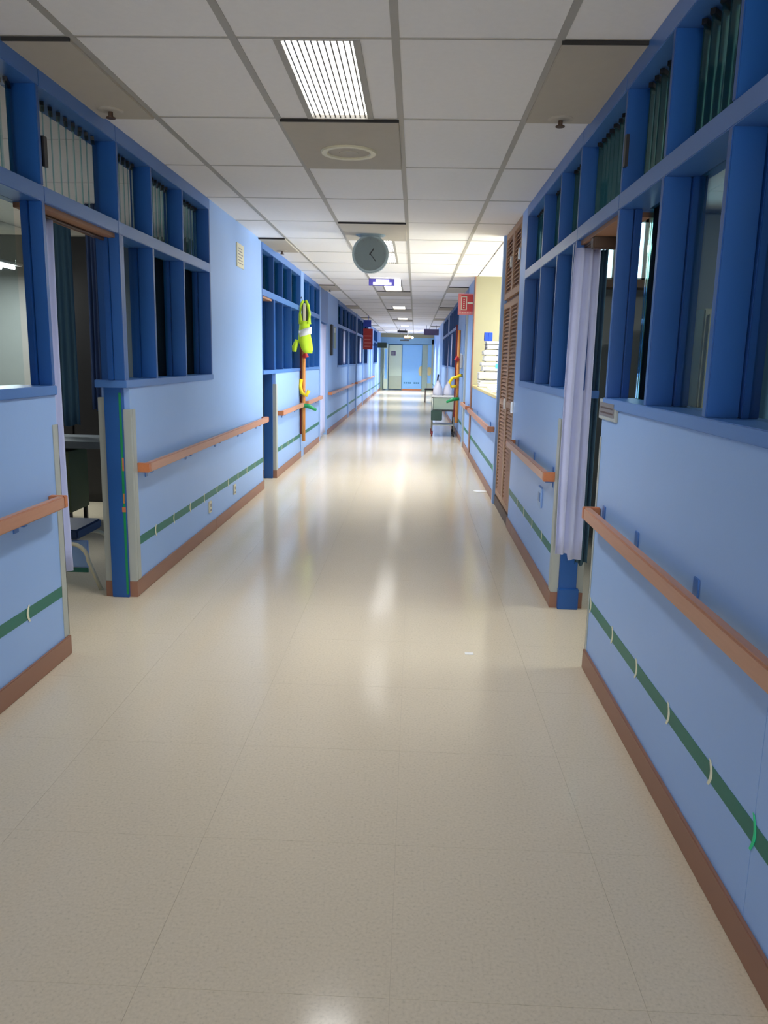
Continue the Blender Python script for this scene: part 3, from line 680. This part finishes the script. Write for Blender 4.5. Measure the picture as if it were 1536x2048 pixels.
# ------------------------------------------------------------------ louvred closet on the right
t = thing('louvred_closet', 'tall brown closet with slatted wooden doors on the right', 'closet')
yA, yB = 7.21, 8.395
box('body', X(1, .03), X(1, .55), yA, yB, .10, H-.006, M['louver'], t)
box('plinth', X(1, -0.005), X(1, .5), yA, yB+.01, 0, .10, M['brown_dark'], t)
slat_meshes = {}
def louvre_door(y0, y1, z0, z1):
    d = bmesh.new(); f = .055
    bx(d, X(1, 0), X(1, .03), y0, y0+f, z0, z1); bx(d, X(1, 0), X(1, .03), y1-f, y1, z0, z1)
    bx(d, X(1, 0), X(1, .03), y0+f, y1-f, z0, z0+f); bx(d, X(1, 0), X(1, .03), y0+f, y1-f, z1-f, z1)
    if z1-z0 > 1.2: bx(d, X(1, 0), X(1, .03), y0+f, y1-f, (z0+z1)/2-f/2, (z0+z1)/2+f/2)
    do = obj('louvre_door', d, M['louver_light'], t)
    w_ = round(y1-y0-2*f, 3)
    if w_ not in slat_meshes:
        b = bmesh.new(); bx(b, -.016, .016, -w_/2, w_/2, -.003, .003); me = mesh(b, 'slat'); me.materials.append(M['louver']); slat_meshes[w_] = me
    n = int((z1-z0-2*f)/.036)
    for i in range(n):
        z = z0+f+(z1-z0-2*f)*(i+.5)/n
        if z1-z0 > 1.2 and abs(z-(z0+z1)/2) < .03: continue
        o = link('slat', slat_meshes[w_], None, do, (X(1, .016), (y0+y1)/2, z)); o.rotation_euler = (0, math.radians(-50), 0)
    k = bmesh.new(); bx(k, X(1, -.02), X(1, 0), (y0+f*.3), y0+f*.6, (z0+z1)/2-.05, (z0+z1)/2+.05); obj('handle', k, M['chrome'], do, .002)
for a, b in ((yA, (yA+yB)/2-.003), ((yA+yB)/2+.003, yB)):
    louvre_door(a, b, .12, 2.07); louvre_door(a, b, 2.11, H-.01)

# ------------------------------------------------------------------ nurse counter, pillar, papers
pl = S(box('wall_right_pillar', 0.885, 1.95, 12.42, 12.62, 0, H, M['beige']), 'beige pillar wall behind the stacked papers', 'pillar')
box('edge_strip', 0.872, 0.885, 12.40, 12.62, 0, H, M['brown'], pl)
t = thing('counter_top', 'cream-yellow worktop of the nurse counter on the right', 'counter')
box('slab', 0.88, 1.55, 8.52, 12.41, 1.10, 1.135, M['counter'], t, .004)
yk = 11.45; names = ['topmost', 'second', 'third', 'fourth', 'fifth', 'sixth', 'lowest']
zz = 1.15
rack = thing('tray_rack', 'dark-edged letter tray rack holding white papers on the counter', 'tray rack')
levels = [1.137, 1.245, 1.36, 1.435, 1.50, 1.585, 1.665, 1.74]
for i, z in enumerate(levels):
    off = -0.02*(i % 2)+.022*i*.6
    box('shelf', .92+off, 1.20+off, yk-.02, yk+.36, z, z+.006, M['paper_grey'], rack, .001)
bm = bmesh.new(); [bx(bm, .935+a, .945+a, yk+.2, yk+.34, 1.137, 1.745) for a in (0.07, .24)]; obj('post', bm, M['paper_grey'], rack)
pl_lab = ['lowest', 'second lowest', 'third', 'middle', 'fifth', 'sixth', 'second from top', 'topmost']
for i, z in enumerate(levels):
    off = -0.02*(i % 2)+.022*i*.6; z1 = (levels[i+1]-.012 if i+1 < len(levels) else z+.035)
    bm = bmesh.new(); zc = z+.007
    while zc < z1:
        h = min(random.uniform(.008, .02), z1-zc+.001); dx = random.uniform(-.012, .012)
        bx(bm, .925+off+dx, 1.185+off+dx, yk-.015+random.uniform(-.01, .01), yk+.33, zc, zc+h-.0015); zc += h
    tag(obj('paper_pile', bm, M['paper']), '%s pile of white papers in the counter tray rack' % pl_lab[i], 'papers', 'paper piles in the tray rack')
zt = levels[-1]+.040
tag(box('card_box', .965, 1.015, yk, yk+.1, zt, zt+.115, M['navy'], bevel=.003), 'dark blue card box on top of the papers, left one', 'box', 'blue boxes on the papers')
tag(box('card_box', 1.019, 1.075, yk+.0, yk+.1, zt, zt+.115, M['navy'], bevel=.003), 'dark blue card box on top of the papers, right one', 'box', 'blue boxes on the papers')
tag(box('note_card', 1.13, 1.215, yk-.05, yk-.046, 1.40, 1.47, M['cyan']), 'small cyan card sticking out beside the paper trays', 'card')
tag(box('binder', 1.20, 1.27, yk-.4, yk-.1, 1.135, 1.43, M['paper'], bevel=.004), 'white binder standing on the counter beside the trays', 'binder')
bm = bmesh.new(); [bx(bm, .90+.04*i, 1.18, 9.4+.5*i, 9.4+.5*i+.32, 1.1352+.0*i, 1.150+.004*i) for i in range(3)]
for i in range(3): tag(box('paper_sheet', .91+.03*i, 1.17+.03*i, 9.3+.6*i, 9.62+.6*i, 1.136, 1.15+.006*i, M['paper']), ['loose papers on the nurse counter, nearest pile', 'loose papers in the middle of the nurse counter', 'loose papers beside the tray rack'][i], 'papers', 'loose papers on the counter')
bm.free()
# red flag sign at the pillar
t = thing('red_sign', 'red square sign with a white symbol projecting from the right wall', 'sign')
sy = 12.98
bm = bmesh.new(); bx(bm, .655, .895, sy, sy+.02, 2.215, 2.54); obj('sign_board', bm, M['pink'], t, .002, label='pale pink border')
box('red_panel', .70, .89, sy-.002, sy, 2.27, 2.52, M['red'], t)
bm = bmesh.new()
bx(bm, .80, .885, sy-.004, sy-.002, 2.385, 2.41)                         # pictogram bar
bx(bm, .70, .79, sy-.004, sy-.002, 2.485, 2.50); bx(bm, .70, .79, sy-.004, sy-.002, 2.285, 2.30)
bx(bm, .70, .712, sy-.004, sy-.002, 2.285, 2.50); bx(bm, .78, .792, sy-.004, sy-.002, 2.285, 2.50)
for i in range(5): bx(bm, .735, .755, sy-.004, sy-.002, 2.32+.03*i, 2.335+.03*i)
for i in range(5): bx(bm, .68+.04*i, .70+.04*i, sy-.004, sy-.0005, 2.238, 2.25)
obj('white_symbol', bm, M['mark'], t)
bm = bmesh.new(); bx(bm, .86, .892, sy+.02, sy+.05, 2.3, 2.5); obj('mount', bm, M['blue_bar'], t)
t = thing('wall_dispenser', 'white dispenser box on the right wall above the trolley', 'dispenser')
box('body', X(1, -.09), X(1, 0), 15.15, 15.55, 1.35, 1.63, M['white'], t, .02); box('lever', X(1, -.10), X(1, -.09), 15.28, 15.42, 1.37, 1.42, M['guard'], t, .003)

# ------------------------------------------------------------------ poles with clamps, vest
def pole_set(x, y, s, label, z0, z1, tilt=0.0):
    t = thing('pole_rack', label, 'pole')
    box('wall_bracket', x, X(s, 0), y+.0, y+.03, (z0+z1)/2, (z0+z1)/2+.06, M['grey'], t)
    box('backing_strip', x-.058, x-.030, y+.02, y+.05, z0+.1, z1+.1, M['darkred'], t)
    bm = bmesh.new(); tube(bm, [(x+tilt, y, z1), (x, y, (z0+z1)/2), (x-tilt*.4, y, z0)], .028, 10); obj('pole', bm, M['orange_wood'], t, smooth=True)
    bm = bmesh.new(); pts = [(x-.03, y-.03, 1.18), (x-.045, y-.05, 1.08), (x-.02, y-.05, .98), (x+.05, y-.05, .945), (x+.085, y-.05, 1.02)]
    if s > 0: pts = [(x-.02, y-.04, 1.03), (x-.12, y-.05, 1.02), (x-.15, y-.05, 1.10), (x-.10, y-.05, 1.18), (x-.02, y-.05, 1.20), (x+.06, y-.05, 1.24)]
    tube(bm, pts, .028, 8); obj('yellow_hook', bm, M['yellow'], t, smooth=True)
    bm = bmesh.new(); d = 1 if s < 0 else -1
    tube(bm, [(x-d*.04, y-.05, .80), (x+d*.08, y-.05, .79), (x+d*.20, y-.05, .73)], [.03, .035, .02], 8); obj('green_clamp', bm, M['green'], t, smooth=True)
    bm = bmesh.new(); tube(bm, [(x, y-.02, 1.5), (x+.03*-s, y-.03, 1.56), (x+.05*-s, y-.03, 1.5)], .035, 8); obj('red_cap', bm, M['red'], t, smooth=True)
    return t
pole_set(-1.655, 11.92, -1, 'orange wooden pole with yellow hook and green clamp on the left wall', .26, 1.60)
pole_set(.80, 15.0, 1, 'orange wooden pole with yellow hook beside the trolley on the right', .35, 2.05)
t = thing('safety_vest', 'bright yellow-green high-visibility vest hanging on the left post', 'vest')
bm = bmesh.new(); yv = 11.80; vx = .035
prof = [(2.02, -1.66, .085, .04), (1.85, -1.655, .105, .05), (1.74, -1.65, .12, .055), (1.62, -1.625, .105, .05), (1.56, -1.61, .07, .04)]
rings = []
for z, x, rx, ry in prof:
    rings.append([bm.verts.new((x+vx+rx*.8*math.cos(a)*(1+.1*math.sin(3*a+z*9)), yv+ry*math.sin(a)*(1+.15*math.sin(2*a)), z)) for a in [2*math.pi*k/20 for k in range(20)]])
for a, b in zip(rings, rings[1:]):
    for k in range(20): bm.faces.new((a[k], a[(k+1) % 20], b[(k+1) % 20], b[k]))
bm.faces.new(rings[0]); bm.faces.new(rings[-1][::-1]); obj('fabric', bm, M['hivis'], t, smooth=True)
bm = bmesh.new(); tube(bm, [(-1.675, yv-.01, 1.98), (-1.69, yv, 2.12), (-1.675, yv, 2.24), (-1.645, yv, 2.31)], [.035, .02, .022, .02], 8); obj('shoulder_strap', bm, M['hivis'], t, smooth=True)
bm = bmesh.new(); tube(bm, [(-1.56, yv-.01, 1.98), (-1.555, yv, 2.12), (-1.575, yv, 2.24), (-1.61, yv, 2.31)], [.035, .022, .022, .02], 8); obj('shoulder_strap', bm, M['hivis'], t, smooth=True)
bm = bmesh.new(); bx(bm, -1.67, -1.57, yv+.012, yv+.024, 1.99, 2.27); obj('lining', bm, M['cabinet_green'], t, .004)
bm = bmesh.new(); lathe(bm, [(1, -.045), (1, .045)], (0, 0, 0), 20)
for v in bm.verts: v.co = Vector((-1.652+vx+v.co.x*.094, yv+v.co.y*.062, 1.86+v.co.z*1.1+v.co.x*.03))
obj('reflective_band', bm, M['reflect'], t, smooth=True)
bm = bmesh.new(); bx(bm, -1.645, -1.605, yv-.03, yv-.012, 1.99, 2.27); obj('shoulder_strip', bm, M['outlet'], t, .006)
bm = bmesh.new(); tube(bm, [(-1.73, yv, 1.75), (-1.77, yv, 1.65), (-1.775, yv, 1.58)], [.03, .04, .03], 8); obj('armhole_flap', bm, M['hivis'], t, smooth=True)
bm = bmesh.new(); tube(bm, [(-1.655, yv+.02, 2.30), (-1.68, yv+.05, 2.36), (-1.70, yv+.1, 2.34)], .006, 6); obj('hook', bm, M['grey'], t)
tag(box('dark_pole', X(-1, -.05), X(-1, 0), 16.15, 16.35, 1.55, 2.16, M['black'], bevel=.01), 'black upright bar on the far left wall', 'bar')
tg = thing('wall_notice', 'slim green-tinted notice beside the black bar', 'notice'); box('backing', X(-1, -.01), X(-1, 0), 16.9, 17.3, 1.7, 2.15, M['sage'], tg, .003); box('print', X(-1, -.012), X(-1, -.01), 16.95, 17.1, 2.02, 2.12, M['paper'], tg)

# ------------------------------------------------------------------ trolley, bags, chair
t = thing('trolley', 'metal ward trolley by the right wall with a fabric skirt', 'trolley')
x0, x1, y0, y1 = .37, .80, 15.9, 16.45
for x in (x0, x1):
    for y in (y0, y1):
        bm = bmesh.new(); cyl(bm, (x, y, .10), (x, y, .80), .013, 10); obj('leg', bm, M['steel'], t, smooth=True)
        bm = bmesh.new(); cyl(bm, (x-.014, y, .045), (x+.014, y, .045), .045, 14); bx(bm, x-.02, x+.02, y-.012, y+.012, .05, .11); obj('caster', bm, M['darkred'] if x == x0 else M['black'], t)
box('top', x0-.03, x1+.02, y0-.02, y1+.02, .775, .81, M['white'], t, .01)
box('drawer_box', x0-.005, x1+.01, y0, y1, .53, .775, M['sage'], t, .01)
box('lower_shelf', x0, x1, y0, y1, .22, .235, M['steel'], t)
box('rail_bar', x0-.02, x1+.03, y0-.012, y0+.008, .50, .53, M['black'], t, .004)
tag(box('waste_box', x0-.03, x0+.19, y0-.16, y0-.03, .33, .525, M['dark_green'], bevel=.01), 'dark green box hung on the front of the trolley', 'box')
def bag(x, y, z, r, h, lab):
    bm = bmesh.new(); lathe(bm, [(r*.9, 0), (r, h*.15), (r*.9, h*.45), (r*.55, h*.72), (r*.25, h*.88), (r*.12, h)], (x, y, z), 16)
    for v in bm.verts: v.co.x += random.uniform(-.008, .008); v.co.y += random.uniform(-.008, .008)
    o = obj('plastic_bag', bm, M['pillow'], smooth=True); tag(o, lab, 'bag', 'white bags on the trolley')
bag(.47, 16.12, .811, .10, .30, 'white plastic bag tied to a peak, on the trolley\'s left')
bag(.68, 16.18, .811, .11, .27, 'rounder white plastic bag on the right of the trolley')
t = thing('side_chair', 'black chair by the far right wall beyond the trolley', 'chair')
xa, xb, ya, yb = .36, .84, 28.6, 29.1
box('seat', xa, xb, ya, yb, .44, .50, M['black'], t, .015)
bm = bmesh.new(); bx(bm, xb-.05, xb, ya, yb, .52, 1.0, rot=Matrix.Rotation(math.radians(6), 3, 'Y')); obj('backrest', bm, M['black'], t, .012)
for x in (xa+.03, xb-.03):
    for y in (ya+.03, yb-.03): bm = bmesh.new(); cyl(bm, (x, y, 0), (x, y, .45), .016, 8); obj('leg', bm, M['brown_dark'], t)

# ------------------------------------------------------------------ far signs on walls
t = thing('red_notice', 'red hanging notice far down on the left wall', 'sign')
box('board', -1.56, -1.28, 24.0, 24.03, 1.77, 2.37, M['red'], t, .004)
bm = bmesh.new(); [bx(bm, -1.52, -1.34+.02*(i % 2), 23.996, 24.0, 1.85+.1*i, 1.875+.1*i) for i in range(4)]; obj('print', bm, M['pink'], t)
bm = bmesh.new(); bx(bm, -1.56, -1.33, 24.0, 24.05, 2.42, 2.62); cyl(bm, (-1.42, 24.02, 2.3), (-1.42, 24.02, H), .01, 8); obj('header_box', bm, M['navy'], t)
t = thing('exit_sign', 'dark green sign on the far left wall below the red notice', 'sign')
box('board', -1.32, -1.0, 28.0, 28.03, 1.88, 2.06, M['dark_green'], t, .004)
bm = bmesh.new(); bx(bm, -1.72, -1.32, 28.0, 28.02, 1.95, 1.98); obj('arm', bm, M['black'], t)

# ------------------------------------------------------------------ end of the corridor
ew = S(box('wall_end', -6.3, 6.0, YF+.12, YF+.3, 0, H, M['beam']), 'slate blue end wall of the corridor above the doors', 'wall')
S(box('trim_1', -1.715, .89, YF-.10, YF+.12, 2.24, 2.56, M['beam'], bevel=.003), 'slate blue beam over the end doors', 'beam')
S(box('trim_2', -1.715, .89, YF-.10, YF+.12, 2.56, H, M['beige']), 'beige band over the end beam', 'beam')
d = struct('door_4', 'plain light blue end door with a brown foot strip', 'door')
box('leaf', -.64, .33, YF, YF+.06, .07, 2.22, M['door_blue'], d, .004); box('foot_strip', -.64, .33, YF-.01, YF+.06, 0, .07, M['rail_end'], d)
def disc(x, z, r, y, p, a0=0, a1=360, nm='yellow_disc'):
    bm = bmesh.new(); pts = [bm.verts.new((x+r*math.cos(math.radians(a)), y, z+r*1.6*math.sin(math.radians(a)))) for a in range(a0, a1, 15)]
    f = bm.faces.new(pts); ex = bmesh.ops.extrude_face_region(bm, geom=[f]); [setattr(v.co, 'y', y-.004) for v in ex['geom'] if isinstance(v, bmesh.types.BMVert)]
    obj(nm, bm, M['counter'], p)
disc(.33, .95, .16, YF, d, 90, 271, 'yellow_half_disc')
bm = bmesh.new()
for i in range(8):
    if i == 4: continue
    bx(bm, -.55+.1*i, -.55+.1*i+.07, YF-.004, YF, .32, .40)
obj('lettering', bm, M['text_teal'], d)
d = struct('door_5', 'cream end door with a small dark notice', 'door')
box('leaf', -1.30, -.67, YF+.0, YF+.06, .70, 2.19, M['cream'], d, .004); box('lower_panel', -1.30, -.67, YF+.0, YF+.06, 0.05, .70, M['cream2'], d)
box('notice', -1.20, -.98, YF-.01, YF, 1.68, 1.90, M['maroon'], d); box('notice_print', -1.17, -1.03, YF-.013, YF-.01, 1.72, 1.86, M['paper_grey'], d)
d = struct('door_6', 'open cream door leaf in a sage frame at the far left', 'door')
box('frame_post', -1.715, -1.56, YF-.1, YF+.1, 0, 2.24, M['sage'], d); box('leaf', -1.55, -1.34, YF-.3, YF-.25, .05, 2.22, M['cream'], d, .004); box('pane', -1.50, -1.38, YF-.31, YF-.30, .55, 2.0, M['door_blue'], d)
d = struct('door_7', 'narrow glazed door at the far right with a yellow disc', 'door')
box('frame_post', .345, .60, YF-.06, YF+.06, 0, 2.22, M['sage'], d, .004); box('pane', .62, .80, YF-.0, YF+.02, .35, 2.23, M['door_blue'], d); box('foot_panel', .60, .82, YF-.02, YF+.02, 0, .35, M['cream2'], d)
box('frame_post', .80, .89, YF-.1, YF+.1, 0, 2.5, M['cream2'], d); disc(.70, .95, .13, YF, d, 0, 360)
box('leaf_strip', .60, .62, YF-.02, YF+.02, .35, 2.22, M['white'], d)

# ------------------------------------------------------------------ small things on the floor
tag(box('floor_scrap', .30, .345, 3.92, 3.95, 0, .002, M['paper']), 'tiny white scrap lying on the middle of the floor', 'scrap')
bm = bmesh.new(); lathe(bm, [(.075, 0), (.078, .004), (.06, .006)], (.80, 9.2, 0), 20); tag(obj('white_lid', bm, M['white']), 'round white cap on the floor near the nurse counter', 'cap')
